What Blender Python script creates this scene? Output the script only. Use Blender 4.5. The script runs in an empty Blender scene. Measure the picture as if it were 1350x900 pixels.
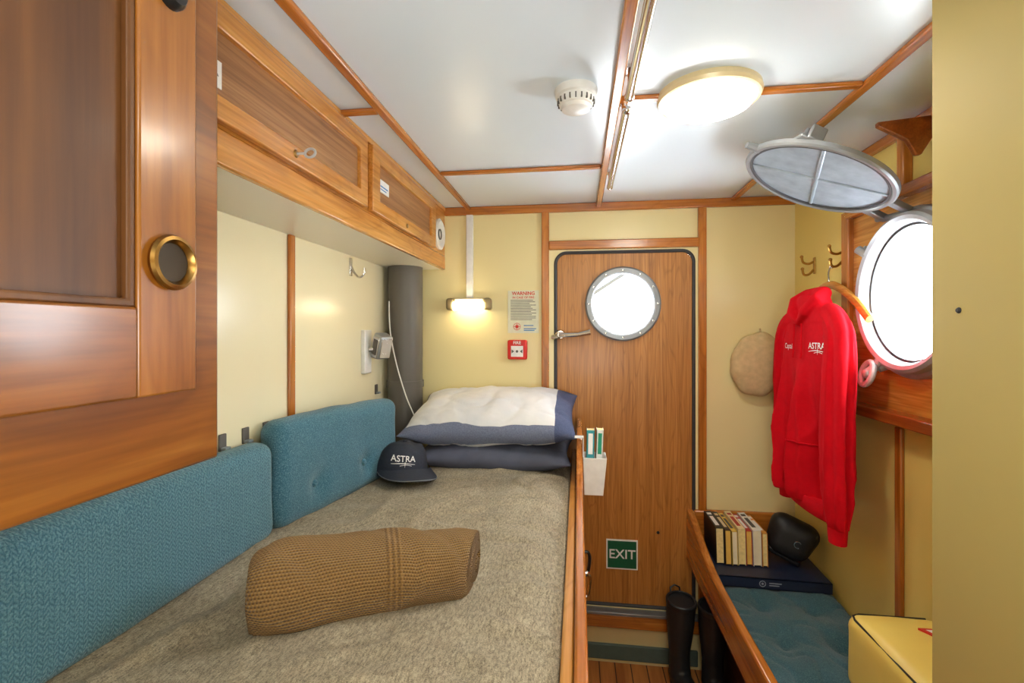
import bpy, bmesh, math, random
from mathutils import Vector, Matrix, noise
from mathutils.bvhtree import BVHTree
random.seed(7)
S=bpy.context.scene; C=S.collection
R=math.radians; PI=math.pi; V=Vector
WL={}
# ------------------------------------------------------------------ mesh builder
class MB:
    def __init__(s): s.v=[]; s.f=[]
    def add(s,vs,fs):
        o=len(s.v); s.v+=[V(p) for p in vs]; s.f+=[tuple(i+o for i in f) for f in fs]; return s
    def box(s,x0,x1,y0,y1,z0,z1,M=None):
        vs=[V((x,y,z)) for x in(x0,x1) for y in(y0,y1) for z in(z0,z1)]
        if M: vs=[M@p for p in vs]
        return s.add(vs,[(0,1,3,2),(4,6,7,5),(0,4,5,1),(2,3,7,6),(0,2,6,4),(1,5,7,3)])
    def prism(s,poly,axis,a,b,M=None):
        def mk(p,q,h):
            r={'x':(h,p,q),'y':(p,h,q),'z':(p,q,h)}[axis]; r=V(r); return M@r if M else r
        n=len(poly)
        vs=[mk(p,q,a) for p,q in poly]+[mk(p,q,b) for p,q in poly]
        fs=[tuple(range(n)),tuple(range(2*n-1,n-1,-1))]+[(i,(i+1)%n,n+(i+1)%n,n+i) for i in range(n)]
        return s.add(vs,fs)
    def frame(s,out,inn,axis,a,b):
        def mk(p,h): return {'x':(h,p[0],p[1]),'y':(p[0],h,p[1]),'z':(p[0],p[1],h)}[axis]
        m=len(out); vs=[mk(p,a) for p in out]+[mk(p,a) for p in inn]+[mk(p,b) for p in out]+[mk(p,b) for p in inn]; fs=[]
        for i in range(m):
            j=(i+1)%m
            fs+=[(i,j,m+j,m+i),(2*m+i,3*m+i,3*m+j,2*m+j),(i,2*m+i,2*m+j,j),(m+i,m+j,3*m+j,3*m+i)]
        return s.add(vs,fs)
    def tube(s,pts,r,n=12,closed=False,flat=1.0,cap=True):
        pts=[V(p) for p in pts]; m=len(pts); rs=r if isinstance(r,(list,tuple)) else [r]*m
        vs=[];fs=[]; ref=None
        for i,p in enumerate(pts):
            if closed: t=(pts[(i+1)%m]-pts[i-1]).normalized()
            else: t=(pts[min(i+1,m-1)]-pts[max(i-1,0)]).normalized()
            if ref is None:
                ref=V((0,0,1)) if abs(t.z)<.9 else V((1,0,0))
                ref=(ref-t*ref.dot(t)).normalized()
            else: ref=(ref-t*ref.dot(t)).normalized()
            b=t.cross(ref)
            for k in range(n):
                a=2*PI*k/n; vs.append(p+(ref*math.cos(a)*flat+b*math.sin(a))*rs[i])
        for i in range(m if closed else m-1):
            j=(i+1)%m
            for k in range(n): fs.append((i*n+k,i*n+(k+1)%n,j*n+(k+1)%n,j*n+k))
        if not closed and cap: fs+=[tuple(range(n)),tuple(range((m-1)*n,m*n))]
        return s.add(vs,fs)
    def lathe(s,prof,M,n=32,sx=1,sy=1):
        vs=[];fs=[];m=len(prof)
        for r,h in prof:
            for k in range(n):
                a=2*PI*k/n; vs.append(M@V((r*math.cos(a)*sx,r*math.sin(a)*sy,h)))
        for i in range(m-1):
            for k in range(n): fs.append((i*n+k,i*n+(k+1)%n,(i+1)*n+(k+1)%n,(i+1)*n+k))
        if prof[0][0]>1e-6 and prof[0]!=prof[-1]: fs.append(tuple(range(n)))
        if prof[-1][0]>1e-6 and prof[0]!=prof[-1]: fs.append(tuple(range((m-1)*n,m*n)))
        return s.add(vs,fs)
    def ell(s,c,rx,ry,rz,n=24,m=14,M=None,fn=None):
        vs=[];fs=[]
        for i in range(m+1):
            t=PI*i/m
            for k in range(n):
                a=2*PI*k/n; p=V((rx*math.sin(t)*math.cos(a),ry*math.sin(t)*math.sin(a),rz*math.cos(t)))
                if fn: p=fn(p)
                if M: p=M@p
                vs.append(p+V(c))
        for i in range(m):
            for k in range(n): fs.append((i*n+k,i*n+(k+1)%n,(i+1)*n+(k+1)%n,(i+1)*n+k))
        return s.add(vs,fs)
    def holed(s,outline,c,r,axis,a,b,n=64):
        # convex outline (list of 2-D points) with a round hole, extruded from a to b
        angs=sorted(set([2*PI*i/n for i in range(n)]+[math.atan2(q-c[1],p-c[0])%(2*PI) for p,q in outline]))
        out=[]
        for t in angs:
            d=(math.cos(t),math.sin(t)); best=1e9
            for i in range(len(outline)):
                p=outline[i];q=outline[(i+1)%len(outline)]
                ex,ey=q[0]-p[0],q[1]-p[1]; den=d[0]*ey-d[1]*ex
                if abs(den)<1e-12: continue
                wx,wy=p[0]-c[0],p[1]-c[1]
                tt=(wx*ey-wy*ex)/den; uu=(wx*d[1]-wy*d[0])/den
                if tt>1e-6 and -1e-6<=uu<=1+1e-6: best=min(best,tt)
            out.append((c[0]+d[0]*best,c[1]+d[1]*best))
        inn=[(c[0]+r*math.cos(t),c[1]+r*math.sin(t)) for t in angs]
        return s.frame(out,inn,axis,a,b)
    def rbox(s,M,hx,hy,hz,r,n=(6,6,3),fn=None):
        def ax(h,k):
            e=[-h,-h+.15*r,-h+.4*r,-h+.7*r,-h+r]
            inn=[-h+r+(2*h-2*r)*i/k for i in range(1,k)]
            return e+inn+[-q for q in reversed(e)]
        X,Y,Z=ax(hx,n[0]),ax(hy,n[1]),ax(hz,n[2]); H=(hx,hy,hz)
        def fix(p):
            q=V([max(-H[i]+r,min(H[i]-r,p[i])) for i in range(3)]); d=p-q
            p2=q+d.normalized()*r if d.length>1e-9 else p
            if fn: p2=fn(p2)
            return M@p2
        def grid(A,B,f):
            vs=[fix(V(f(a,b))) for a in A for b in B]; nb=len(B)
            fs=[(i*nb+j,i*nb+j+1,(i+1)*nb+j+1,(i+1)*nb+j) for i in range(len(A)-1) for j in range(nb-1)]
            s.add(vs,fs)
        for sg in(-1,1):
            grid(X,Y,lambda a,b:(a,b,sg*hz)); grid(X,Z,lambda a,b:(a,sg*hy,b)); grid(Y,Z,lambda a,b:(sg*hx,a,b))
        return s
    def txt(s,body,size,fn,bold=0.0,spacing=1.0):
        cu=bpy.data.curves.new('t','FONT'); cu.body=body; cu.size=size; cu.align_x='CENTER'; cu.align_y='CENTER'
        cu.offset=bold*size; cu.space_character=spacing; cu.resolution_u=4
        o=bpy.data.objects.new('t',cu); C.objects.link(o)
        dg=bpy.context.evaluated_depsgraph_get(); me=bpy.data.meshes.new_from_object(o.evaluated_get(dg))
        s.add([fn(p.co.x,p.co.y) for p in me.vertices],[tuple(p.vertices) for p in me.polygons])
        bpy.data.objects.remove(o); bpy.data.curves.remove(cu); bpy.data.meshes.remove(me)
        return s
    def build(s,name,mat,parent=None,bev=0,smooth=35,seg=2):
        if parent is None:
            mn=V([min(p[i] for p in s.v) for i in range(3)]); mx=V([max(p[i] for p in s.v) for i in range(3)])
            org=V(((mn.x+mx.x)/2,(mn.y+mx.y)/2,mn.z))
        else: org=WL[parent.name]
        me=bpy.data.meshes.new(name); me.from_pydata([p-org for p in s.v],[],s.f)
        bm=bmesh.new(); bm.from_mesh(me); bmesh.ops.remove_doubles(bm,verts=bm.verts,dist=1e-5)
        bmesh.ops.recalc_face_normals(bm,faces=bm.faces); bm.to_mesh(me); bm.free()
        me.polygons.foreach_set('use_smooth',[True]*len(me.polygons))
        me.set_sharp_from_angle(angle=R(smooth)); me.materials.append(mat)
        o=bpy.data.objects.new(name,me); C.objects.link(o)
        if parent is None: o.location=org
        else: o.parent=parent
        WL[o.name]=org
        if bev:
            m=o.modifiers.new('bevel','BEVEL'); m.width=bev; m.segments=seg; m.limit_method='ANGLE'; m.angle_limit=R(40)
        return o
def thing(name,label,cat,loc=(0,0,0),group=None,kind=None):
    o=bpy.data.objects.new(name,None); o.empty_display_size=.05; C.objects.link(o); o.location=loc; WL[o.name]=V(loc)
    return tag(o,label,cat,group,kind)
def tag(o,label,cat,group=None,kind=None):
    o['label']=label; o['category']=cat
    if group:o['group']=group
    if kind:o['kind']=kind
    return o
def struct(o,label,cat): return tag(o,label,cat,None,'structure')
def dup(root,delta,label):
    r=root.copy(); C.objects.link(r); r.location=root.location+V(delta); r['label']=label
    for ch in list(root.children):
        c=ch.copy(); C.objects.link(c); c.parent=r
        for g in list(ch.children):
            d=g.copy(); C.objects.link(d); d.parent=c
    return r
def T(x,y,z): return Matrix.Translation((x,y,z))
def RX(a): return Matrix.Rotation(R(a),4,'X')
def RY(a): return Matrix.Rotation(R(a),4,'Y')
def RZ(a): return Matrix.Rotation(R(a),4,'Z')
# lathe axes:   +Z local -> given direction
NEGX=RY(-90); POSX=RY(90); NEGY=RX(90); DOWN=RX(180)
def nz(x,y,z=0,s=1): return noise.noise(V((x*s,y*s,z*s)))
def ridge(x,y,z=0,s=1): return 1-abs(nz(x,y,z,s))*2
# ------------------------------------------------------------------ materials
def L(r,g,b):
    f=lambda c:(c/255/12.92) if c<=10 else ((c/255+.055)/1.055)**2.4
    return (f(r),f(g),f(b),1)
class NT:
    def __init__(s,name):
        s.m=bpy.data.materials.new(name); s.m.use_nodes=True; s.t=s.m.node_tree; s.b=s.t.nodes['Principled BSDF']
    def n(s,typ,**k):
        o=s.t.nodes.new(typ)
        for a,b in k.items(): setattr(o,a,b)
        return o
    def l(s,a,b): s.t.links.new(a,b)
    def coords(s,sc=(1,1,1),kind='Object'):
        c=s.n('ShaderNodeTexCoord'); mp=s.n('ShaderNodeMapping'); mp.inputs['Scale'].default_value=sc
        s.l(c.outputs[kind],mp.inputs[0]); return mp.outputs[0]
    def noise(s,vec,scale,detail=4,dist=0,rough=.5):
        x=s.n('ShaderNodeTexNoise'); s.l(vec,x.inputs['Vector']); x.inputs['Scale'].default_value=scale
        x.inputs['Detail'].default_value=detail; x.inputs['Distortion'].default_value=dist; x.inputs['Roughness'].default_value=rough
        return x.outputs['Fac']
    def ramp(s,fac,stops):
        x=s.n('ShaderNodeValToRGB'); e=x.color_ramp.elements
        e[0].position=stops[0][0]; e[0].color=stops[0][1]; e[1].position=stops[-1][0]; e[1].color=stops[-1][1]
        for p,c in stops[1:-1]:
            q=e.new(p); q.color=c
        s.l(fac,x.inputs[0]); return x.outputs[0]
    def math(s,op,a,b=None,c=None):
        x=s.n('ShaderNodeMath',operation=op)
        for i,q in enumerate((a,b,c)):
            if q is None: continue
            if isinstance(q,(int,float)): x.inputs[i].default_value=q
            else: s.l(q,x.inputs[i])
        return x.outputs[0]
    def mix(s,fac,a,b,blend='MIX'):
        x=s.n('ShaderNodeMix',data_type='RGBA',blend_type=blend)
        if isinstance(fac,(int,float)): x.inputs['Factor'].default_value=fac
        else: s.l(fac,x.inputs['Factor'])
        for nm,q in(('A',a),('B',b)):
            i=[k for k in x.inputs if k.name==nm and k.type=='RGBA'][0]
            if isinstance(q,tuple): i.default_value=q
            else: s.l(q,i)
        return [k for k in x.outputs if k.type=='RGBA'][0]
    def col(s,c):
        if isinstance(c,tuple): s.b.inputs['Base Color'].default_value=c
        else: s.l(c,s.b.inputs['Base Color'])
    def bump(s,h,strength,dist=.002):
        x=s.n('ShaderNodeBump'); x.inputs['Strength'].default_value=strength; x.inputs['Distance'].default_value=dist
        s.l(h,x.inputs['Height']); s.l(x.outputs[0],s.b.inputs['Normal'])
    def fin(s,rough=.5,metal=0,sheen=0,coat=0,spec=.5):
        s.b.inputs['Roughness'].default_value=rough; s.b.inputs['Metallic'].default_value=metal
        s.b.inputs['Sheen Weight'].default_value=sheen; s.b.inputs['Coat Weight'].default_value=coat
        s.b.inputs['Coat Roughness'].default_value=.15; s.b.inputs['Specular IOR Level'].default_value=spec
        return s.m
def plain(name,c,rough=.5,metal=0,var=.06,scale=30,bump=0,coat=0,spec=.5,sheen=0):
    t=NT(name); f=t.noise(t.coords(),scale,3)
    lo=tuple(q*(1-var) for q in c[:3])+(1,); hi=tuple(min(1,q*(1+var)) for q in c[:3])+(1,)
    t.col(t.ramp(f,[(.3,lo),(.7,hi)]))
    if bump: t.bump(f,bump)
    return t.fin(rough,metal,sheen,coat,spec)
def wood(name,dark,mid,light,axis='x',freq=16,rough=.3,coat=.35,lines=.5,warp=.8,rings=.7):
    t=NT(name); st={'x':(1.0,freq,freq),'y':(freq,1.0,freq),'z':(freq,freq,1.0)}[axis]
    v=t.coords(st)
    f=t.noise(v,1.3,5,warp,.55); c=t.ramp(f,[(.28,dark),(.5,mid),(.72,light)])
    f2=t.noise(t.coords(tuple(q*7 if q!=1 else 3 for q in st)),1.2,3,.2)
    g=t.ramp(f2,[(.35,(.54,.46,.36,1)),(.6,(1,1,1,1))])
    # growth-ring figure: contour lines of a slow stretched noise
    f3=t.noise(t.coords(tuple(q*.22 if q!=1 else .9 for q in st)),1.6,2,.3)
    rg=t.math('PINGPONG',t.math('MULTIPLY',f3,22.0),1.0)
    rc=t.ramp(rg,[(.0,(.64,.56,.46,1)),(.35,(1,1,1,1))])
    c=t.mix(lines*rings,c,rc,'MULTIPLY')
    t.col(t.mix(lines,c,g,'MULTIPLY')); t.bump(f2,.08,.001)
    return t.fin(rough,0,0,coat)
def emis(name,c,st):
    t=NT(name); e=t.n('ShaderNodeEmission'); e.inputs[0].default_value=c; e.inputs[1].default_value=st
    t.l(e.outputs[0],t.n('ShaderNodeOutputMaterial',is_active_output=True).inputs[0]); return t.m
M={}
M['wall']=plain('cream_panel',L(240,225,168),.26,0,.02,2.0)
M['wallp']=plain('pale_cream_panel',L(243,234,198),.22,0,.02,2.0)
M['wally']=plain('yellow_cream_panel',L(236,212,122),.3,0,.02,2.0)
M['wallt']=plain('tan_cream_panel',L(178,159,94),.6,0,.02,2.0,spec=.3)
M['ceil']=plain('white_panel',L(221,233,242),.28,0,.012,2.0)
M['under']=plain('warm_white_panel',L(246,243,230),.28,0,.012,2.0)
M['white']=plain('white_plastic',L(236,236,232),.35)
M['offw']=plain('cream_plastic',L(230,222,200),.4)
M['rimb']=plain('cream_enamel_rim',L(226,208,164),.35,.1)
od,om,ol=L(160,90,26),L(194,116,40),L(212,138,58)
M['tx']=wood('teak_x',od,om,ol,'x',22,.26,.45); M['ty']=wood('teak_y',od,om,ol,'y',22,.26,.45); M['tz']=wood('teak_z',od,om,ol,'z',22,.26,.45)
M['tyd']=wood('dark_teak_y',L(120,58,20),L(150,78,28),L(170,96,40),'y',22,.3,.4)
M['gy']=wood('golden_y',L(184,116,42),L(210,144,64),L(224,164,86),'y',18,.26,.45,.5)
M['lam']=wood('laminate_door',L(166,106,42),L(192,128,56),L(202,140,70),'z',40,.4,.1,.6,1.0,.9)
M['lamy']=wood('laminate_y',L(140,94,56),L(170,122,78),L(182,138,92),'y',30,.45,.05,.5)
M['dk']=wood('dark_panel',L(78,44,14),L(100,60,22),L(116,74,32),'z',12,.5,.02,.4)
M['cupz']=wood('cupboard_z',L(126,74,20),L(156,96,32),L(172,112,46),'z',10,.3,.35,.45,1.2)
M['cupy']=wood('cupboard_y',L(112,64,16),L(142,84,26),L(160,102,40),'y',10,.3,.35,.48,1.3)
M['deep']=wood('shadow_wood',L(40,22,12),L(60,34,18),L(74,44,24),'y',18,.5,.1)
M['chrome']=plain('chrome',L(218,218,218),.2,1,.05)
M['silver']=plain('silver_paint_metal',L(196,198,200),.3,.25,.06,40)
M['alu']=plain('frosted_aluminium',L(146,158,168),.45,.2,.16,22,.3)
M['alud']=plain('rim_aluminium',L(140,144,148),.35,.5,.08,22,.1)
M['alup']=plain('painted_aluminium',L(172,176,180),.35,.35,.06,22,.1)
M['alur']=plain('rim_cast_metal',L(162,166,172),.32,.3,.10,26,.12)
M['brass']=plain('brass',L(180,138,70),.3,1,.12)
M['aged']=plain('aged_brass',L(150,114,60),.3,1,.2,60)
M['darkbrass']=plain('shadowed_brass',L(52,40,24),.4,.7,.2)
M['cap']=plain('pale_brass_cap',L(150,136,102),.4,.35,.1)
M['blk']=plain('black_rubber',L(22,22,24),.5)
M['blkg']=plain('black_gloss',L(22,22,25),.28)
M['boot']=plain('boot_rubber',L(36,38,40),.42)
M['grey']=plain('grey_pipe',L(98,94,88),.45,0,.05,8)
M['dgrey']=plain('dark_gasket',L(58,58,60),.5)
M['strip']=plain('grey_green_strip',L(86,104,98),.6)
M['rope']=plain('dark_rope',L(24,26,30),.9)
M['red']=plain('red_plastic',L(206,32,24),.35)
M['redf']=plain('red_cotton',L(198,6,24),.92,0,.05,60,.15,spec=.15)
M['navy']=plain('navy_cotton',L(40,46,60),.8,0,.12,140,.3)
M['edge']=plain('grey_brim_edge',L(120,122,128),.7)
M['green']=plain('sign_green',L(8,92,62),.4)
M['wprint']=plain('white_print',L(240,240,238),.6)
M['gprint']=plain('grey_print',L(150,158,172),.6)
M['rprint']=plain('red_print',L(206,50,34),.6); M['kprint']=plain('dark_print',L(90,90,86),.6); M['bprint']=plain('blue_print',L(60,130,190),.6)
M['paper']=plain('pale_paper',L(222,222,196),.6); M['card']=plain('white_card',L(238,238,236),.6)
M['pages']=plain('book_pages',L(240,216,150),.8,0,.10,120)
M['cover']=plain('beige_canvas',L(206,180,134),.85,0,.1,50,.2)
M['vinyl']=plain('cream_vinyl',L(232,204,104),.42,0,.03,12,.15)
M['emit']=emis('lit_diffuser',(1,.93,.79,1),42)
M['emit2']=emis('lit_tube',(1,.80,.50,1),18)
def fabric_heather():
    t=NT('heather_wool'); v=t.coords((1,1,1))
    f=t.noise(v,480,3,0,.75); g=t.noise(t.coords((1,.3,1)),260,3,.2,.65); h=t.noise(v,14,4,.4,.6)
    a=t.ramp(f,[(.36,L(82,74,60)),(.64,L(206,192,164))]); b=t.ramp(g,[(.36,L(96,88,74)),(.64,L(198,184,156))])
    c=t.mix(.5,a,b); t.col(t.mix(.45,c,t.ramp(h,[(.32,(.60,.58,.56,1)),(.62,(1,1,1,1))]),'MULTIPLY')); t.bump(f,.4,.0025); return t.fin(.95,0,.05)
M['wool']=fabric_heather()
def fabric_teal(name,chev,k=1.0,g=1.0):
    t=NT(name); tc=t.n('ShaderNodeTexCoord'); sp=t.n('ShaderNodeSeparateXYZ'); t.l(tc.outputs['Object'],sp.inputs[0])
    f=t.noise(tc.outputs['Object'],360,3,0,.65); f0=t.noise(tc.outputs['Object'],7,2)
    base=t.ramp(f,[(.3,L(38*k,82*k*g,104*k)),(.52,L(66*k,116*k*g,136*k)),(.72,L(118*k,158*k*g,168*k))])
    base=t.mix(.2,base,t.ramp(f0,[(.35,(.7,.7,.7,1)),(.65,(1,1,1,1))]),'MULTIPLY')
    h=f
    if chev:
        zz=t.math('PINGPONG',sp.outputs[1],.0075); s1=t.math('ADD',t.math('MULTIPLY',zz,1.2),sp.outputs[2])
        w=t.math('SINE',t.math('MULTIPLY',s1,720.0)); e=t.math('LESS_THAN',t.math('ABSOLUTE',t.math('SUBTRACT',zz,.00375)),.0029)
        w=t.math('MULTIPLY',t.math('MULTIPLY_ADD',w,.5,.5),e)
        base=t.mix(t.math('MULTIPLY',w,.32),base,L(122*k,168*k,178*k)); h=t.math('ADD',t.math('MULTIPLY',f,.5),t.math('MULTIPLY',w,.7))
    t.col(base); t.bump(h,.5,.003); return t.fin(.95,0,.2)
M['teal']=fabric_teal('teal_chevron_weave',True); M['teal2']=fabric_teal('teal_tweed',False,1.0); M['teal3']=fabric_teal('dark_teal_tweed',False,.74,1.05)
def knit():
    t=NT('brown_knit'); uv=t.n('ShaderNodeUVMap'); sp=t.n('ShaderNodeSeparateXYZ'); t.l(uv.outputs[0],sp.inputs[0])
    u,v=sp.outputs[0],sp.outputs[1]
    row=t.math('SINE',t.math('MULTIPLY',v,2*PI/.0056))
    ph=t.math('MULTIPLY',t.math('FLOOR',t.math('DIVIDE',v,.0056)),PI)
    st=t.math('SINE',t.math('ADD',t.math('MULTIPLY',u,2*PI/.0060),ph))
    p=t.math('MULTIPLY_ADD',t.math('ADD',t.math('MULTIPLY',row,.6),t.math('MULTIPLY',st,.4)),.5,.5)
    band=t.math('COMPARE',u,.255,.016); rb=t.math('MULTIPLY_ADD',t.math('SINE',t.math('MULTIPLY',u,2*PI/.0106)),.5,.5)
    h=t.math('ADD',t.math('MULTIPLY',p,t.math('SUBTRACT',1.0,t.math('MULTIPLY',band,.5))),t.math('MULTIPLY',rb,t.math('MULTIPLY',band,.9)))
    f=t.noise(t.coords(),260,2)
    hc=t.math('ADD',t.math('MULTIPLY',p,t.math('SUBTRACT',1.0,t.math('MULTIPLY',band,.4))),t.math('MULTIPLY',rb,t.math('MULTIPLY',band,.3)))
    c=t.ramp(hc,[(.05,L(100,68,28)),(.5,L(154,114,58)),(1,L(182,144,86))])
    t.col(t.mix(.3,c,t.ramp(f,[(.3,(.6,.6,.6,1)),(.7,(1,1,1,1))]),'MULTIPLY')); t.bump(h,.9,.006); return t.fin(.95,0,.1)
M['knit']=knit()
def pillow_mat():
    t=NT('white_and_navy_cotton'); tc=t.n('ShaderNodeTexCoord'); sp=t.n('ShaderNodeSeparateXYZ'); t.l(tc.outputs['UV'],sp.inputs[0])
    right=t.math('GREATER_THAN',sp.outputs[0],.88); front=t.math('LESS_THAN',sp.outputs[1],.075); left=t.math('LESS_THAN',sp.outputs[0],.04)
    f=t.noise(t.coords(),220,2); g=t.noise(t.coords(),5,3)
    navy=t.ramp(f,[(.3,L(66,76,108)),(.7,L(84,94,128))]); lav=t.ramp(f,[(.3,L(104,112,138)),(.7,L(124,132,156))])
    wh=t.ramp(g,[(.35,L(218,222,228)),(.65,L(240,240,240))])
    c=t.mix(t.math('MAXIMUM',front,left),wh,lav)
    t.col(t.mix(right,c,navy)); t.bump(t.noise(t.coords(),18,3),.3,.010); return t.fin(.85)
M['pil']=pillow_mat(); M['slate']=plain('slate_cotton',L(84,88,106),.85,0,.1,20,.4)
def floor_mat():
    t=NT('brown_planks'); tc=t.n('ShaderNodeTexCoord'); sp=t.n('ShaderNodeSeparateXYZ'); t.l(tc.outputs['Object'],sp.inputs[0])
    f=t.noise(t.coords((30,2,30)),1.2,4,.5); c=t.ramp(f,[(.3,L(160,92,40)),(.7,L(204,134,70))])
    e=t.math('LESS_THAN',t.math('PINGPONG',sp.outputs[0],.035),.0022)
    t.col(t.mix(e,c,L(40,22,12))); return t.fin(.35,0,0,.2)
M['floor']=floor_mat()
def glass():
    t=NT('clear_glass'); tr=t.n('ShaderNodeBsdfTransparent'); gl=t.n('ShaderNodeBsdfGlossy'); gl.inputs['Roughness'].default_value=.03
    mx=t.n('ShaderNodeMixShader'); mx.inputs[0].default_value=.06; t.l(tr.outputs[0],mx.inputs[1]); t.l(gl.outputs[0],mx.inputs[2])
    t.l(mx.outputs[0],t.n('ShaderNodeOutputMaterial',is_active_output=True).inputs[0]); return t.m
M['glass']=glass()
# ------------------------------------------------------------------ room shell
CE=2.09; YB=2.25; XL=-.88; XR=.932; YF=-.9
struct(MB().box(-.95,1.0,YF,2.32,-.05,0).build('floor',M['floor']),'brown plank cabin floor between bunk and bench','floor')
struct(MB().box(-.95,1.0,YF,2.32,CE,CE+.05).build('ceiling',M['ceil']),'glossy white panelled cabin ceiling','ceiling')
struct(MB().box(-.95,XL,YF,2.32,0,CE).build('wall_left',M['wallp']),'cream panel wall behind the bunk cushions','wall')
struct(MB().box(-.95,1.0,YF-.05,YF,0,CE).build('wall_front',M['wall']),'cream wall behind the viewpoint','wall')
b=MB().box(-.88,-.118,YB,2.32,0,CE).box(.522,.932,YB,2.32,0,CE).box(-.118,.522,YB,2.32,1.885,CE).box(-.118,.522,YB,2.32,0,.255)
struct(b.build('wall_back',M['wall']),'cream bulkhead around the wooden door','wall')
PC=(1.468,1.608); HR=.212
b=MB().box(XR,1.0,YF,1.2,0,CE).box(XR,1.0,1.85,YB,0,CE).box(XR,1.0,1.2,1.85,0,1.25).box(XR,1.0,1.2,1.85,1.9,CE)
b.holed([(1.2,1.25),(1.85,1.25),(1.85,1.9),(1.2,1.9)],PC,HR,'x',XR,1.0)
struct(b.build('wall_right',M['wally']),'yellow cream hull side wall with round porthole','wall')
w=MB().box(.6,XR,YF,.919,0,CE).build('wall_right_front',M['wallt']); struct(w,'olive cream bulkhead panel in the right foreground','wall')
MB().lathe([(0,.0035),(.003,.0035),(.005,.001),(.005,-.002)],T(.6,.86,1.535)@NEGX,12).build('screw_head',M['blk'],w)
tn=[0]
def trim(x0,x1,y0,y1,z0,z1,m,label,bev=.004):
    tn[0]+=1
    struct(MB().box(x0,x1,y0,y1,z0,z1).build('trim_%d'%tn[0],M[m],bev=bev),label,'trim')
trim(-.525,-.5,YF,YB,2.076,CE,'ty','long teak ceiling batten left of the light')
trim(.08,.105,YF,YB,2.068,CE,'ty','central teak ceiling batten carrying the grab rails')
trim(.662,.687,YF,YB,2.076,CE,'ty','long teak ceiling batten above the deadlight')
trim(-.5,.08,1.726,1.75,2.078,CE,'tx','teak cross batten behind smoke detector')
trim(.105,.662,1.234,1.258,2.078,CE,'tx','teak cross batten passing the round ceiling light')
trim(-.627,-.525,1.21,1.234,2.078,CE,'tx','short teak batten between cupboards and ceiling batten')
trim(-.627,XR,2.232,YB,2.052,2.09,'tx','teak batten along top of back bulkhead')
trim(-.166,-.132,2.23,YB,.3,2.052,'tz','vertical teak batten left of the door')
trim(.526,.561,2.228,YB,.27,2.052,'tz','vertical teak batten right of the door')
trim(-.132,.526,2.22,YB,1.877,1.918,'tx','teak header over the door')
trim(-.13,.526,2.20,YB,.185,.243,'tx','varnished wooden door sill')
trim(-.13,.526,2.235,YB,.02,.088,'strip','grey green strip under the door step')
trim(XL,XL+.012,1.375,1.403,.96,1.8,'tz','vertical teak batten on left wall')
trim(XR-.012,XR,1.535,1.565,.56,1.225,'tz','vertical teak batten under the porthole')
trim(XR-.02,XR,.93,YB,2.06,CE,'ty','teak batten where hull side meets ceiling')
trim(.902,XR,1.775,1.82,1.235,1.91,'tz','wooden jamb left of the hull porthole')
trim(.89,XR,1.2,1.775,1.88,1.91,'ty','wooden head piece above the hull porthole')
trim(.875,XR,1.2,1.825,1.238,1.272,'tyd','dark wooden sill ledge under the hull porthole')
trim(.905,XR,1.5,1.53,1.91,2.06,'tz','short wooden post above the hull porthole')
b=MB().holed([(1.2,1.272),(1.775,1.272),(1.775,1.88),(1.2,1.88)],PC,HR,'x',.92,XR)
struct(b.build('trim_20',M['gy']),'golden wood lining panel around the hull porthole','trim')
tn[0]=20
trim(-.13,.526,2.195,YB,.244,.256,'alud','metal edged threshold strip under the door',.002)
k=thing('wooden_bracket','wooden gusset bracket under ceiling above the porthole','bracket',(.93,1.42,1.93))
MB().prism([(.785,2.044),(.785,2.056),(.93,2.068),(.93,2.03),(.89,1.965),(.877,1.965),(.855,2.005)],'y',1.40,1.415).build('gusset',M['tyd'],k,bev=.003)
MB().box(.915,.93,1.0,1.40,2.04,2.06).build('rail',M['tyd'],k,bev=.003)
# ------------------------------------------------------------------ door
d=thing('door_1','oak laminate cabin door with round porthole and lever','door',(.203,2.24,.265),None,'structure')
def rrect(x0,x1,z0,z1,r,n=8):
    p=[]
    for cx,cz,a0 in((x1-r,z1-r,0),(x0+r,z1-r,90),(x0+r,z0+r,180),(x1-r,z0+r,270)):
        for i in range(n+1):
            a=R(a0+90*i/n); p.append((cx+r*math.cos(a),cz+r*math.sin(a)))
    return p
DC=(.199,1.628)
MB().holed(rrect(-.095,.501,.277,1.857,.045),DC,.14,'y',2.24,2.28).build('door_panel',M['lam'],d)
fr=rrect(-.102,.508,.27,1.864,.05)
MB().tube([(p,2.239,q) for p,q in fr],.008,8,closed=True).build('gasket',M['dgrey'],d)
MB().frame(rrect(-.135,.535,.25,1.89,.002),rrect(-.106,.512,.266,1.868,.052),'y',2.238,2.262).build('frame_plate',M['wall'],d)
ring=MB().lathe([(.136,-.01),(.136,.018),(.142,.024),(.160,.024),(.167,.018),(.167,0),(.136,-.01)],T(DC[0],2.24,DC[1])@NEGY,64).build('porthole_ring',M['alud'],d)
bo=MB()
for i in range(12):
    a=2*PI*i/12; bo.lathe([(0,.004),(.004,.003),(.005,0)],T(DC[0]+.151*math.cos(a),2.216,DC[1]+.151*math.sin(a))@NEGY,8)
bo.build('bolts',M['chrome'],ring)
MB().lathe([(0,0),(.14,0),(.14,-.006),(0,-.006)],T(DC[0],2.245,DC[1])@NEGY,48).build('glass_pane',M['glass'],d)
h=MB().lathe([(0,.03),(.018,.028),(.024,.015),(.024,0)],T(-.08,2.24,1.49)@NEGY,20).build('handle_base',M['chrome'],d)
MB().tube([(-.085,2.2,1.488),(-.04,2.195,1.488),(0,2.19,1.49),(.055,2.185,1.502)],[.012,.012,.010,.014],10).tube([(-.08,2.24,1.488),(-.08,2.195,1.488)],.011,10).tube([(-.115,2.225,1.478),(-.085,2.2,1.482)],.011,8).build('lever',M['chrome'],h)
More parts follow.
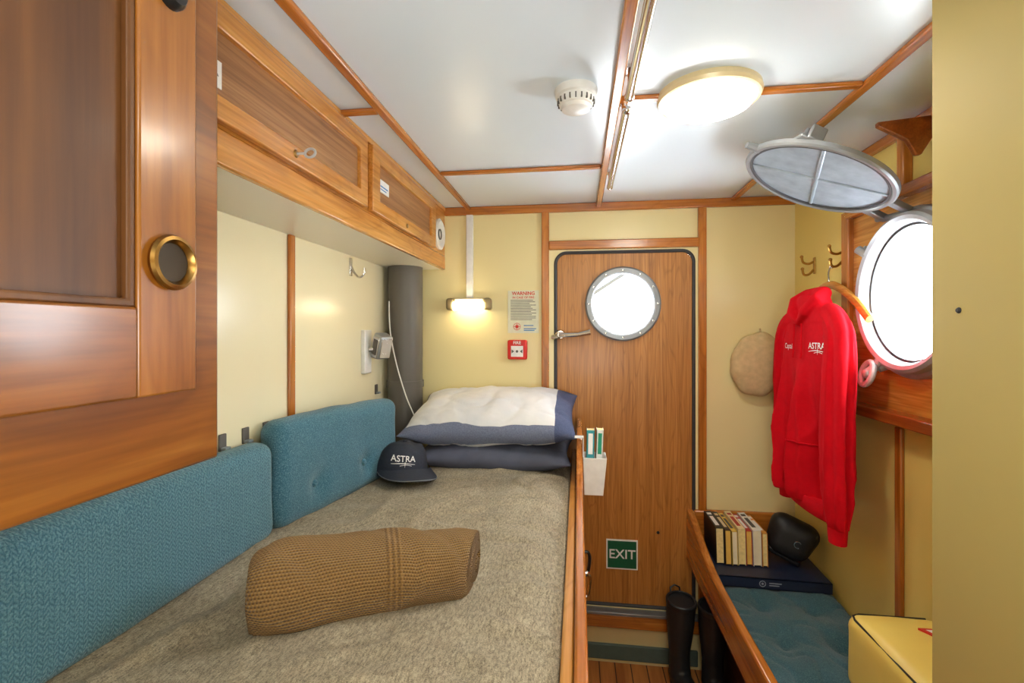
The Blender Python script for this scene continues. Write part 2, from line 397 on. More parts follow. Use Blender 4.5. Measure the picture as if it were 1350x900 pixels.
for x,z in((.1,.93),(.355,.605)):
    MB().lathe([(0,.004),(.006,.003),(.007,0)],T(x,2.24,z)@NEGY,10).build('screw_head',M['blk'],d)
r1=V((-1.2,3.0,.91)); r2=V((1.6,3.0,2.70)); dz=V((0,0,.05))
tag(MB().tube([r1,r1.lerp(r2,.5),r2],.012,8).build('rigging_rope',M['rope']),'thicker lower dark rope slanting outside the door porthole','rope','ropes outside the door porthole')
tag(MB().tube([r1+dz,r1.lerp(r2,.5)+dz,r2+dz*1.6],.007,8).build('rigging_rope',M['rope']),'thin upper dark rope slanting outside the door porthole','rope','ropes outside the door porthole')
def wy(X,Y,Z): return lambda x,y:(X+x,Y,Z+y)      # text on a surface facing -y
def wl(X,Y,Z): return lambda x,y:(X,Y+x,Z+y)      # text facing +x
e=thing('exit_sign','square green EXIT sign on the lower part of the door','sign',(.195,2.24,.428))
MB().box(.127,.266,2.236,2.2405,.432,.565).build('backing',M['wprint'],e)
MB().box(.133,.260,2.2348,2.236,.438,.559).build('green_face',M['green'],e)
MB().txt('EXIT',.058,wy(.197,2.2338,.499),.012).build('lettering',M['wprint'],e)
# ------------------------------------------------------------------ back wall fittings
k=thing('cable_conduit','white vertical cable trunking above the wall lamp','conduit',(-.505,2.245,1.655))
MB().box(-.521,-.489,2.23,2.25,1.662,2.052).build('channel',M['white'],k,bev=.003)
k=thing('wall_lamp','lit slim wall lamp with pale brass end caps under white trunking','lamp',(-.505,2.245,1.6))
MB().box(-.575,-.435,2.215,2.25,1.637,1.66).build('housing',M['offw'],k,bev=.006)
for a,c in((-.612,-.575),(-.435,-.398)):
    MB().box(a,c,2.2,2.25,1.604,1.66).build('end_cap',M['cap'],k,bev=.012,seg=3)
MB().tube([(-.575,2.205,1.622),(-.435,2.205,1.622)],.02,14).build('diffuser',M['emit2'],k)
k=thing('notice_sheet','pale printed notice with red header on back wall','notice',(-.252,2.248,1.497))
MB().box(-.325,-.18,2.246,2.25,1.497,1.695).build('sheet',M['paper'],k)
MB().txt('WARNING',.022,wy(-.252,2.2452,1.681),.025).txt('IN CASE OF FIRE',.014,wy(-.252,2.2452,1.662),.015).build('red_header',M['rprint'],k)
b=MB()
for i in range(13):
    z=1.648-i*.0075; x1=-.19-random.random()*.05
    b.box(-.312,x1,2.2454,2.246,z,z+.0028)
b.build('text_lines',M['kprint'],k)
b=MB(); st=[]
for i in range(16):
    a=2*PI*i/16; r=.019 if i%4==0 else (.013 if i%2==0 else .006); st.append((-.282+r*math.cos(a),1.527+r*math.sin(a)))
b.prism(st,'y',2.245,2.2458).lathe([(.015,0),(.015,.0006),(.017,.0006),(.017,0),(.015,0)],T(-.282,2.2459,1.527)@NEGY,24)
b.build('compass_star',M['rprint'],k)
MB().box(-.25,-.192,2.2454,2.246,1.515,1.519).box(-.25,-.2,2.2454,2.246,1.507,1.511).box(-.25,-.205,2.2454,2.246,1.53,1.534).build('blue_footer',M['bprint'],k)
k=thing('fire_call_point','red fire alarm call point beside the door','alarm',(-.277,2.248,1.372))
MB().box(-.322,-.232,2.21,2.25,1.375,1.465).build('case',M['red'],k,bev=.008,seg=3)
MB().txt('FIRE',.02,wy(-.277,2.2085,1.452),.01).build('lettering',M['wprint'],k)
MB().box(-.305,-.249,2.2075,2.21,1.388,1.438).build('glass_panel',M['card'],k,bev=.001)
MB().lathe([(0,.001),(.006,.001),(.006,0)],T(-.277,2.207,1.413)@NEGY,16).prism([(-.302,1.404),(-.29,1.413),(-.302,1.422)],'y',2.2065,2.2075).prism([(-.252,1.404),(-.264,1.413),(-.252,1.422)],'y',2.2065,2.2075).build('press_mark',M['kprint'],k)
k=thing('padded_cover','puffy beige fabric oval cover hanging on back wall','cover',(.764,2.2,1.22))
Mx=T(.764,2.202,1.363)@RY(10)
def cov(p):
    a=math.atan2(p.z,p.x); rr=math.hypot(p.x/.112,p.z/.138)
    q=p*(1+.02*math.sin(a*9)*rr); q.y*=(1+.35*nz(p.x,p.z,1,14)); return q
MB().ell((0,0,0),.112,.048,.138,60,36,Mx,cov).build('pad',M['cover'],k,smooth=180)
MB().ell((0,0,0),.104,.012,.13,50,8,Mx@T(0,.036,0)).build('backing',M['cover'],k,smooth=180)
MB().tube([(.783,2.22,1.49),(.787,2.245,1.515)],.004,6).build('loop',M['cover'],k)
# ------------------------------------------------------------------ ceiling fittings
def ceiling_lamp(x,y,label):
    k=thing('ceiling_lamp',label,'lamp',(x,y,2.02),'round ceiling lamps')
    Z=T(x,y,CE)@DOWN
    MB().lathe([(.108,-.002),(.120,.0),(.122,.012),(.118,.020),(.110,.022),(.105,.018),(.105,.004),(.108,-.002)],Z,56).build('ring',M['rimb'],k)
    MB().lathe([(.1045,.014),(.105,.024),(.099,.034),(.075,.041),(.04,.045),(0,.046)],Z,48).build('diffuser',M['emit'],k)
    return k
ceiling_lamp(.318,1.25,'lit round ceiling lamp in cream rim near the deadlight')
ceiling_lamp(.05,-.3,'added round fill lamp on the ceiling behind the viewpoint')  # added out-of-view lamp, brightens the closed cabin
k=thing('smoke_detector','white round smoke detector left of the grab rails','detector',(-.005,1.19,2.03))
Z=T(-.005,1.19,CE)@DOWN
MB().lathe([(.05,-.001),(.052,.004),(.05,.018),(.046,.02),(0,.02)],Z,40).build('base',M['white'],k)
g=MB().lathe([(.042,.018),(.044,.03),(.04,.04),(.036,.042),(.034,.05),(.02,.055),(0,.056)],Z,40).build('sensor_head',M['white'],k)
b=MB()
for i in range(20):
    b.box(-.002,.002,-.0015,.0015,.026,.038,Z@RZ(i*18)@T(.0435,0,0))
b.build('vents',M['grey'],g)
def grab_rail(y0,y1,label):
    k=thing('grab_rail',label,'rail',(.118,(y0+y1)/2,2.03),'ceiling grab rails')
    n=10; MB().tube([(.118,y0+(y1-y0)*i/n,2.045) for i in range(n+1)],.0105,14).build('bar',M['chrome'],k)
    for y in(y0+.04,y1-.04):
        MB().box(.104,.132,y-.02,y+.02,2.082,CE).tube([(.118,y,2.045),(.118,y,2.085)],.008,10).build('bracket',M['chrome'],k)
    for y in(y0,y1): MB().ell((.118,y,2.045),.012,.014,.012,14,8).build('end_cap',M['chrome'],k)
    return k
grab_rail(.35,1.15,'longer chrome grab rail on ceiling nearest the viewpoint'); grab_rail(1.22,1.85,'shorter chrome grab rail on ceiling nearer the door')
# ------------------------------------------------------------------ hull porthole
p=thing('window_1','round hull porthole with thick grey metal rim','window',(.9,PC[0],1.37),None,'structure')
XP=T(.92,PC[0],PC[1])@NEGX
MB().lathe([(.192,-.06),(.192,.026),(.200,.042),(.211,.046),(.220,.040),(.224,.022),(.233,.018),(.236,.012),(.236,0),(.218,0),(.212,-.06),(.192,-.06)],XP,72).build('rim',M['alur'],p)
MB().lathe([(.185,.004),(.185,.014),(.193,.014),(.193,.004),(.185,.004)],XP,64).build('seal',M['dgrey'],p)
MB().lathe([(0,-.012),(.196,-.012),(.196,-.004),(0,-.004)],XP,64).build('glass_pane',M['glass'],p)
def dog(a,length,eye):
    ca_,sa_=math.cos(a),math.sin(a); y,z=PC[0]+.228*ca_,PC[1]+.228*sa_
    o=MB().tube([(.912,y,z),(.885,y+.012*ca_,z+.012*sa_)],.016,10).tube([(.888,y-.02*ca_,z-.02*sa_),(.875,y+length*ca_,z+length*sa_)],.013,10).build('clamp_lug',M['alup'],p)
    if eye:
        c=V((.862,y+(length+.018)*ca_,z+(length+.018)*sa_))
        MB().tube([c+V((.35*math.sin(t)*.028,math.cos(t)*.028,math.sin(t)*.034)) for t in[2*PI*i/24 for i in range(24)]],.009,10,closed=True).ell(c,.014,.015,.016,14,10).tube([c,(.885,y,z)],.012,10).build('wing_nut',M['silver'],o)
dog(R(-62),.016,True); dog(R(38),.02,False)
k=thing('porthole_deadlight','round metal deadlight cover swung up under the ceiling','cover',(.9,1.5,1.85))
A0=V((.852,1.507,1.855)); A1=V((.494,1.457,2.022)); cen=(A0+A1)/2; ux=(A1-A0).normalized(); uy=V((0,1,0)); uy=(uy-ux*uy.dot(ux)).normalized(); uz=ux.cross(uy)
if uz.z>0: uz=-uz
Md=Matrix(((ux.x,uy.x,uz.x,cen.x),(ux.y,uy.y,uz.y,cen.y),(ux.z,uy.z,uz.z,cen.z),(0,0,0,1)))
rd=.195
MB().lathe([(0,-.004),(rd-.005,-.004),(rd-.005,.003),(0,.003)],Md,72).build('disc',M['alu'],k)
MB().lathe([(rd-.013,.002),(rd-.013,.007),(rd-.009,.011),(rd-.001,.011),(rd+.003,.006),(rd+.003,-.005),(rd-.004,-.006),(rd-.013,.002)],Md,72).build('rim',M['alud'],k)
MB().lathe([(rd-.018,.002),(rd-.018,.009),(rd-.012,.009),(rd-.012,.002),(rd-.018,.002)],Md,64).build('seal',M['dgrey'],k)
for a in(28,118):
    MB().box(-rd+.018,rd-.018,-.005,.005,.001,.007,Md@RZ(a)).build('rib',M['alu'],k,bev=.003)
hb=MB()
for s_ in(-1,1): hb.box(-rd-.065,-rd+.02,s_*.05-.012,s_*.05+.012,-.010,.008,Md)
hb.tube([Md@V((-rd-.055,-.08,0)),Md@V((-rd-.055,.08,0))],.008,10).build('hinge',M['alud'],k,bev=.003)
lb=MB().box(rd-.115,rd-.045,-.155,-.110,-.014,-.003,Md)
for s_ in(-1,1): lb.box(rd-.10,rd-.06,-.140+s_*.014-.007,-.140+s_*.014+.007,-.042,-.004,Md)
lb.build('lug',M['alud'],k,bev=.004)
MB().tube([Md@V((rd-.01,-.01,0)),Md@V((rd+.03,-.014,.006))],[.012,.009],10).build('clamp_ear',M['alud'],k)
# ------------------------------------------------------------------ overhead cupboards
k=thing('overhead_cupboard','long teak overhead cupboard with two laminate doors above the bunk','cupboard',(-.75,1.4,1.8))
FX=-.627
MB().box(XL,FX-.018,.63,2.25,1.818,2.089).build('carcass',M['white'],k)
MB().box(XL,FX-.018,.63,2.25,1.8,1.817).build('underside_panel',M['under'],k)
MB().box(FX-.018,FX,.63,2.25,1.797,1.862).build('bottom_rail',M['gy'],k,bev=.004)
MB().box(FX-.018,FX-.002,.63,2.25,1.862,2.07).build('face_frame',M['gy'],k)
MB().box(FX-.018,FX+.006,.63,2.25,2.07,2.089).build('top_rail',M['gy'],k,bev=.002)
def rect(a,b_,c,d_): return [(a,c),(b_,c),(b_,d_),(a,d_)]
def cup_door(y0,y1,sw,z0=1.866,z1=2.066):
    x0,x1=FX,FX+.018
    o=MB().frame(rect(y0,y1,z0,z1),rect(y0+sw,y1-sw,z0+.042,z1-.042),'x',x0,x1).build('door',M['gy'],k,bev=.003)
    MB().box(x0,x0+.006,y0+sw,y1-sw,z0+.042,z1-.042).build('door_panel',M['lamy'],o)
    return o
d1=cup_door(.64,1.353,.045); d2=cup_door(1.388,2.04,.055)
X2=FX+.019
def lockplate(o,y,z,key):
    MB().lathe([(0,.003),(.007,.003),(.009,0)],T(X2-.001,y,z)@POSX,16).build('lock',M['aged'],o)
    if key:
        b=MB().tube([(X2,y,z),(X2+.022,y,z)],.003,8)
        c=V((X2+.032,y,z)); b.tube([c+V((.012*math.cos(t),.006*math.sin(t)*.3,.010*math.sin(t))) for t in[2*PI*i/16 for i in range(16)]],.003,6,closed=True)
        b.build('key',M['silver'],o)
lockplate(d1,.985,1.889,True); lockplate(d2,1.68,1.882,False)
MB().box(FX+.0062,FX+.008,.70,.775,1.925,1.972).build('name_card',M['card'],d1)
MB().txt('R',.026,wl(FX+.0085,.759,1.952),.01).build('lettering',M['kprint'],d1)
MB().box(FX+.0062,FX+.008,1.455,1.535,1.945,1.985).build('name_card',M['card'],d2)
MB().box(FX+.008,FX+.0085,1.465,1.525,1.962,1.966).box(FX+.008,FX+.0085,1.465,1.512,1.953,1.956).build('lettering',M['bprint'],d2)
q=thing('round_vent','white round vent at far end of overhead cupboard','vent',(FX,2.135,1.87))
MB().lathe([(.05,-.002),(.068,-.002),(.07,.008),(.06,.014),(.05,.01),(.045,.004),(0,.004)],T(FX,2.14,1.945)@POSX,36).build('rim',M['white'],q)
MB().lathe([(.02,.004),(.02,.009),(.024,.009),(.024,.004),(.02,.004)],T(FX,2.14,1.945)@POSX,30).build('grille',M['kprint'],q)
# near cupboard
k=thing('wall_cupboard','large dark wooden cupboard with brass latch in left foreground','cupboard',(-.69,.3,1.325))
MB().box(XL,-.5,-.05,.62,1.325,2.088).build('carcass',M['cupy'],k,bev=.004)
y0,y1,z0,z1=-.02,.56,1.427,2.07; X0,X1=-.5,-.482
o=MB().box(X0,X0+.006,y0+.07,.48,z0+.095,z1-.085).build('door',M['dk'],k); o['label']='dark recessed door panel'
for a,c in((.477,y1),(y0,y0+.075)): MB().box(X0,X1,a,c,z0,z1).build('stile',M['cupz'],o,bev=.003)
for a,c in((z0,z0+.101),(z1-.09,z1)): MB().box(X0,X1,y0+.0755,.4765,a,c).build('rail',M['cupy'],o,bev=.003)
MB().frame(rect(y0+.075,.477,z0+.1,z1-.089),rect(y0+.085,.467,z0+.11,z1-.099),'x',X0+.004,X1-.003).build('moulding',M['dk'],o,bev=.003)
Ml=T(X1,.518,1.583)@POSX
MB().lathe([(.023,0),(.031,.001),(.033,.006),(.031,.010),(.027,.011),(.023,.006),(.022,-.004)],Ml,44).build('latch_ring',M['aged'],o)
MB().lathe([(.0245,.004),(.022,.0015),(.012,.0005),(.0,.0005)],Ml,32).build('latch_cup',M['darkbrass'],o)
MB().lathe([(0,.014),(.014,.012),(.019,.006),(.02,0)],T(X1,.518,1.905)@POSX,24).build('catch',M['blkg'],o)
# ------------------------------------------------------------------ column, hook, lamp, cable
k=thing('grey_pipe','thick dark grey vertical pipe in the corner by the pillows','pipe',(-.79,2.155,.965))
MB().lathe([(.079,0),(.079,.833)],T(-.79,2.155,.967),40).build('shaft',M['grey'],k)
MB().lathe([(.084,0),(.084,.03),(.08,.03)],T(-.79,2.155,1.25),40).build('collar',M['grey'],k)
pts=[(-.838,2.078,1.64),(-.83,2.074,1.5),(-.80,2.07,1.36),(-.755,2.066,1.22),(-.71,2.062,1.12),(-.69,2.06,1.05)]
def smooth(pts,n=6):
    P=[V(p) for p in pts]; out=[]
    for i in range(len(P)-1):
        p0,p1,p2,p3=P[max(i-1,0)],P[i],P[i+1],P[min(i+2,len(P)-1)]
        for j in range(n):
            t=j/n; out.append(.5*((2*p1)+(p2-p0)*t+(2*p0-5*p1+4*p2-p3)*t*t+(3*p1-p0-3*p2+p3)*t**3))
    return out+[P[-1]]
tag(MB().tube(smooth(pts),.003,8).build('power_cord',M['white']),'thin white cord trailing down the grey pipe','cord')
k=thing('coat_hook','single chrome coat hook on left wall under the overhead cupboard','hook',(XL,1.79,1.72))
MB().box(XL,XL+.005,1.78,1.80,1.72,1.79).build('back_plate',M['chrome'],k,bev=.002)
MB().tube(smooth([(XL+.004,1.79,1.76),(XL+.015,1.79,1.735),(XL+.035,1.79,1.715),(XL+.055,1.79,1.725),(XL+.058,1.79,1.75)]),.0045,8).build('prong',M['chrome'],k)
k=thing('reading_lamp','small unlit silver and white reading lamp on left wall near the grey pipe','lamp',(XL,1.93,1.32))
MB().box(XL-.001,XL+.018,1.885,1.95,1.33,1.51).build('base_plate',M['white'],k,bev=.004)
MB().tube([(XL+.018,1.92,1.43),(XL+.05,1.93,1.43)],.012,10).build('arm',M['chrome'],k)
Mh=T(XL+.066,1.94,1.440)@RZ(-34)@RY(16)
hd=MB().prism([(-.030,-.056),(.024,-.048),(.032,.050),(-.026,.056)],'y',-.030,.030,Mh).build('lamp_head',M['alup'],k,bev=.008,seg=3)
MB().box(-.022,.024,-.0345,-.030,-.042,.042,Mh).build('lens',M['chrome'],hd,bev=.002)
MB().box(-.012,.016,-.0365,-.0345,-.032,.032,Mh).build('reflector',M['grey'],hd,bev=.001)
MB().box(.029,.033,-.024,.024,-.040,.040,Mh).build('chrome_end',M['chrome'],hd,bev=.001)
cl=None
for y,z,lab in((1.10,1.235,'nearest grey clip on left wall above near cushion'),(1.185,1.235,'middle grey clip on left wall above near cushion'),(1.27,1.235,'grey clip on left wall beside the tall cushion'),(2.03,1.26,'grey clip on left wall behind far cushion end')):
    if cl is None:
        cl=thing('wall_clip',lab,'clip',(XL,y,z-.03),'wall clips above the cushions')
        MB().box(XL,XL+.006,y-.012,y+.012,z-.03,z+.012).build('plate',M['grey'],cl,bev=.002)
        MB().box(XL+.006,XL+.02,y-.01,y+.01,z-.028,z-.02).build('tab',M['alu'],cl,bev=.002); c0=(y,z)
    else: dup(cl,(0,y-c0[0],z-c0[1]),lab)
# ------------------------------------------------------------------ bunk
k=thing('bunk','wooden bunk with raised varnished lee rail along the left wall','bed',(-.44,1.2,0))
MB().box(XL,0,.05,2.25,0,.80).build('base',M['ty'],k)
MB().rbox(T(-.455,1.12,.863),.415,1.06,.062,.03,(4,6,2)).build('mattress',M['white'],k)
pol=[(.05,.62),(2.24,.62),(2.24,1.10),(2.2,1.118),(1.86,1.118),(1.80,1.105),(1.74,1.06),(1.68,1.005),(1.60,.986),(.05,.986)]
MB().prism(pol,'x',-.006,.016).build('lee_rail',M['ty'],k,bev=.005,seg=3)
MB().prism([(.05,.78),(2.24,.78),(2.24,.968),(.05,.968)],'x',-.028,-.007).build('inner_rail',M['gy'],k,bev=.004)
for y,z,m in((1.52,.80,'blkg'),(1.5,.745,'chrome')):
    MB().tube(smooth([(.016,y,z+.02),(.03,y,z+.02),(.036,y,z),(.03,y,z-.045),(.022,y,z-.05)]),.005,8).build('drawer_pull',M[m],k)
# blanket
b=MB(); nx,ny=110,240; vs=[];fs=[]
for i in range(nx+1):
    for j in range(ny+1):
        x=-.868+(.838)*i/nx; y=.08+1.98*j/ny
        z=.953+.012*nz(x,y,0,3.4)+.006*nz(x,y*1.4,3,9)
        z+=.014*math.exp(-((x+.17)/.12)**2)*(.6+.6*nz(x,y,13,3))
        rg=ridge(x+.3*y,y*.55-x*.4,5,4.2); z+=.030*max(0,rg-.6)*(.6+.5*nz(x,y,8,3))
        rg2=ridge(x*.6-y*.8,y+x*.3,11,6); z+=.032*max(0,rg2-.7)*max(0,min(1,(x+.6)/.3))
        e_=min(1,(x+.868)/.06,( -.03-x)/.10); z-=.032*(1-max(0,e_))**2
        z-=.006*max(0,1-abs((x+.12+.05*math.sin(y*5))/.018))*(.5+.5*nz(x,y,7,3))
        # the throw and cap press the wool flat
        for cx_,cy_,rr in((-.42,.935,.24),(-.65,1.72,.16)):
            q=math.hypot(x-cx_,y-cy_)/rr; 
            if q<1.3: f_=max(0,min(1,(1.3-q)/.4)); z=z*(1-f_)+min(z,.960)*f_
        if y>1.95: z-=(y-1.95)*.12
        vs.append((x,y,max(z,.939)))
for i in range(nx):
    for j in range(ny): fs.append((i*(ny+1)+j,i*(ny+1)+j+1,(i+1)*(ny+1)+j+1,(i+1)*(ny+1)+j))
b.add(vs,fs); bl=b.build('blanket',M['wool'],smooth=180); tag(bl,'grey heathered wool blanket covering the bunk','blanket')
sm=bl.modifiers.new('s','SOLIDIFY'); sm.thickness=.012; sm.offset=-1
# seat back cushions
gp='teal cushions along the bunk wall'
def soft(amp,fr,seed): 
    return lambda p: p+p.normalized()*amp*nz(p.x+seed,p.y,p.z,fr)
k=thing('back_cushion','long low teal cushion on bunk nearest the left foreground','cushion',(-.84,.66,.955),gp)
MB().rbox(T(XL+.047,.64,1.086),.042,.555,.128,.036,(4,40,10),soft(.009,6,0)).build('pad',M['teal'],k,smooth=80)
k=thing('back_cushion','taller teal cushion with buttons leaning beside the navy cap','cushion',(-.76,1.5,.955),gp)
Mc=T(-.785,1.52,1.106)@RZ(-9.5)
def f2(p):
    q=p+p.normalized()*.008*nz(p.x+4,p.y,p.z,7)
    for by in(-.15,.1):
        dd=math.hypot(p.y-by,p.z+.06)
        if p.x>0: q.x-=.022*math.exp(-(dd/.035)**2)
    q.z-=.055*max(0,(p.y-.05))*(1 if p.z>0 else 0); return q
MB().rbox(Mc,.045,.31,.152,.04,(4,44,26),f2).build('pad',M['teal2'],k,smooth=80)
for by in(-.15,.1): MB().lathe([(0,.008),(.008,.006),(.012,0)],Mc@T(.025,by,-.06)@POSX,14).build('button',M['teal2'],k)
# pillows
def pillow(mb,Mt,w,d,h,seed,n=64,lump=.18,crease=0):
    vs=[];fs=[]
    for sg in(1,-1):
        o=len(vs)
        for i in range(n+1):
            for j in range(n+1):
                u,v=-1+2*i/n,-1+2*j/n; u=math.copysign(1-(1-abs(u))**1.4,u); v=math.copysign(1-(1-abs(v))**1.4,v)
                en=((1-abs(u)**2.6)**.5)*((1-abs(v)**2.6)**.5)
                x=u*w*(1-.06*(1-v*v)*abs(u)**3); y=v*d*(1-.08*(1-u*u)*abs(v)**3)
                t=h*en*(1+lump*nz(x+seed,y,sg,6)+.1*nz(x+seed,y,sg,15))
                t-=crease*max(0,ridge(x*1.0+y*.6+seed,y-x*.4,sg,5)-.72)*4*en
                t-=crease*.7*max(0,ridge(x*.5-y+seed,y+x*.9,3,8)-.75)*4*en
                vs.append(Mt@V((x,y,sg*max(t,0)+.012*nz(u+seed,v,0,2)*(1-en))))
        for i in range(n):
            for j in range(n):
                a=o+i*(n+1)+j; fs.append((a,a+1,a+n+2,a+n+1))
    mb.add(vs,fs); return Mt
def uv_from(o,fn):
    me=o.data; ul=me.uv_layers.new(name='UVMap')
    for lp in me.loops: ul.data[lp.index].uv=fn(me.vertices[lp.vertex_index].co)
gp='pillows at the head of the bunk'
b=MB(); pillow(b,T(-.335,2.0,1.012)@RX(1),.31,.2,.066,3,crease=.006)
tag(b.build('pillow',M['slate'],smooth=180),'slate grey pillow lying under the white and navy pillow','pillow',gp)
b=MB(); Mp=T(-.348,2.005,1.157)@RX(13)@RY(-1); pillow(b,Mp,.345,.225,.092,9,lump=.25,crease=.008)
po=b.build('pillow',M['pil'],smooth=180); tag(po,'white pillow with navy end band on top of its stack','pillow',gp)
inv=Mp.inverted(); ol=po.location.copy()
uv_from(po,lambda c:((inv@(c+ol)).x/.69+.5+.012*nz(c.x,c.y,0,9),(inv@(c+ol)).y/.45+.5+.02*nz(c.x,c.y,3,7)))
# rolled throw
def throw():
    vs=[];fs=[];uvs=[]; n=120; m=80; Lg=.435
    turns=2.35; th=.024
    cl=[]
    for i in range(n+1):
        t=i/n*turns*2*PI; r=.009+.0205*t/(2*PI)
        cl.append((1.60*r*math.cos(t+2.6),1.24*r*math.sin(t+2.6)))
    outer=[];inner=[]
    for i in range(n+1):
        a,c=cl[max(i-1,0)],cl[min(i+1,n)]; tx,tz=c[0]-a[0],c[1]-a[1]; l=math.hypot(tx,tz); nx_,nz_=tz/l,-tx/l
        outer.append((cl[i][0]+nx_*th*.5,cl[i][1]+nz_*th*.5)); inner.append((cl[i][0]-nx_*th*.40,cl[i][1]-nz_*th*.40))
    ring=outer+inner[::-1]; K=len(ring); arc=[0]
    for i in range(1,K): arc.append(arc[-1]+math.hypot(ring[i][0]-ring[i-1][0],ring[i][1]-ring[i-1][1]))
    zmin=-.052
    Mt=T(-.412,.940,.964+.053)@RZ(27)
    for j in range(m+1):
        s_=j/m; x=-Lg/2+Lg*s_
        sc=1.06-.08*s_+.025*math.sin(s_*7)
        e0=min(1,s_/.06); e1=min(1,(1-s_)/.10); sc*=(.86+.14*math.sqrt(max(0,e0)))*(.84+.16*math.sqrt(max(0,e1)))
        for i,(p,q) in enumerate(ring):
            z=q*sc; z=z if z>zmin else zmin
            pp=p*sc+.012*nz(x,q,2,8)+.008*math.sin(s_*5)
            lay=math.hypot(p,q)/.1
            # right end is cut on the slant and its layers step out a little
            xx=x+(.45*pp*s_**5-.016*(lay-.6)*s_**6 if s_>.4 else .008*nz(p*3,q*3,1,4))
            v=V((xx,pp,z+(.012*nz(x,p,5,9)-.012*max(0,ridge(x*1.2+p,q,2,6)-.6)-.010*s_**5*max(0,z)/.06)*(1 if z>zmin+.002 else 0)))
            vs.append(Mt@v); uvs.append((Lg*s_,arc[i]))
    for j in range(m):
        for i in range(K):
            i2=(i+1)%K; fs.append((j*K+i,j*K+i2,(j+1)*K+i2,(j+1)*K+i))
    for j in(0,m):
        for i in range(n): fs.append((j*K+i,j*K+i+1,j*K+K-2-i,j*K+K-1-i))
    org=V((-.412,.940,.964)); me=bpy.data.meshes.new('knitted_throw'); me.from_pydata([v-org for v in vs],[],fs)
    bm=bmesh.new(); bm.from_mesh(me); bmesh.ops.recalc_face_normals(bm,faces=bm.faces); bm.to_mesh(me); bm.free()
    ul=me.uv_layers.new(name='UVMap')
    for lp in me.loops: ul.data[lp.index].uv=uvs[lp.vertex_index]
    me.polygons.foreach_set('use_smooth',[True]*len(me.polygons)); me.materials.append(M['knit']); me.set_sharp_from_angle(angle=R(60))
    o=bpy.data.objects.new('knitted_throw',me); C.objects.link(o); o.location=org
    tag(o,'brown knitted throw rolled up on the grey blanket','throw')
throw()
# cap
CX_,CY_=-.650,1.735
Mk=T(CX_,CY_,.978)@RZ(38)@RY(5)@Matrix.Scale(1.04,4)
k=thing('baseball_cap','navy baseball cap with white lettering lying on the blanket','cap',(CX_,CY_,.96))
b=MB(); n=64; vs=[];fs=[]
for i in range(25):
    t=PI/2*i/24; rr=math.cos(t)**.62 if i<24 else 0; hz=.112*math.sin(t)
    for j in range(n):
        a=2*PI*j/n; seam=1-.014*max(0,1-abs(((a/(PI/3)+.5)%1)-.5)*14)
        sl=1+.08*nz(math.cos(a)*1.4,math.sin(a)*1.4,t*1.2,1)
        vs.append(Mk@V((.094*rr*math.cos(a)*seam*sl,.104*rr*math.sin(a)*seam*sl-.006*math.sin(t),hz*(1-.08*math.sin(a)*math.cos(t))+.012*nz(math.cos(a)*rr*2,math.sin(a)*rr*2,4,1)*math.sin(t))))
for i in range(24):
    for j in range(n): fs.append((i*n+j,i*n+(j+1)%n,(i+1)*n+(j+1)%n,(i+1)*n+j))
crown=b.add(vs,fs).build('crown',M['navy'],k,smooth=60)
b=MB(); vs=[];fs=[]; A_=32;B_=10
for sg in(0,1):
    for i in range(A_+1):
        a=R(192+156*i/A_); sh=math.sin(PI*i/A_)
        for j in range(B_+1):
            q=j/B_; ext=.092*q*sh**.6
            x=.097*math.cos(a)*(1+.12*q*sh**.5); y=.106*math.sin(a)-ext
            z=.038-.014*q*sh-2.6*x*x*(.6+q*.4)-sg*.004
            vs.append(Mk@V((x,y,max(z,-.008+(.004 if not sg else 0)))))
W=(A_+1)*(B_+1)
for sg in(0,1):
    for i in range(A_):
        for j in range(B_):
            a=sg*W+i*(B_+1)+j; fs.append((a,a+1,a+B_+2,a+B_+1))
for i in range(A_):
    a=i*(B_+1)+B_; fs.append((a,a+B_+1,W+a+B_+1,W+a))
brim=b.add(vs,fs).build('brim',M['navy'],k,smooth=60)
edge=[vs[i*(B_+1)+B_]+V((0,0,-.001)) for i in range(A_+1)]
MB().tube(edge,.0016,6).build('trim_line',M['edge'],brim)
MB().lathe([(0,.006),(.006,.004),(.008,0)],Mk@T(0,-.006,.113),12).build('button',M['navy'],crown)
bpy.context.view_layer.update()
def projector(o,M0,direction,off):
    dg=bpy.context.evaluated_depsgraph_get(); dg.update(); ev=o.evaluated_get(dg); me=ev.to_mesh()
    mw=o.matrix_world; tr=BVHTree.FromPolygons([mw@v.co for v in me.vertices],[tuple(p.vertices) for p in me.polygons])
    dv=V(direction).normalized(); ev.to_mesh_clear(); last=[V((0,0,0))]
    def f(x,y):
        p=M0@V((x,y,0)); h=tr.ray_cast(p,dv)
        if h[0]: last[0]=h[0]-dv*off
        return last[0]
    return f
def text_frame(pos,right,up):
    r=V(right).normalized(); u=V(up).normalized(); nn=r.cross(u)
    return Matrix(((r.x,u.x,nn.x,pos[0]),(r.y,u.y,nn.y,pos[1]),(r.z,u.z,nn.z,pos[2]),(0,0,0,1)))
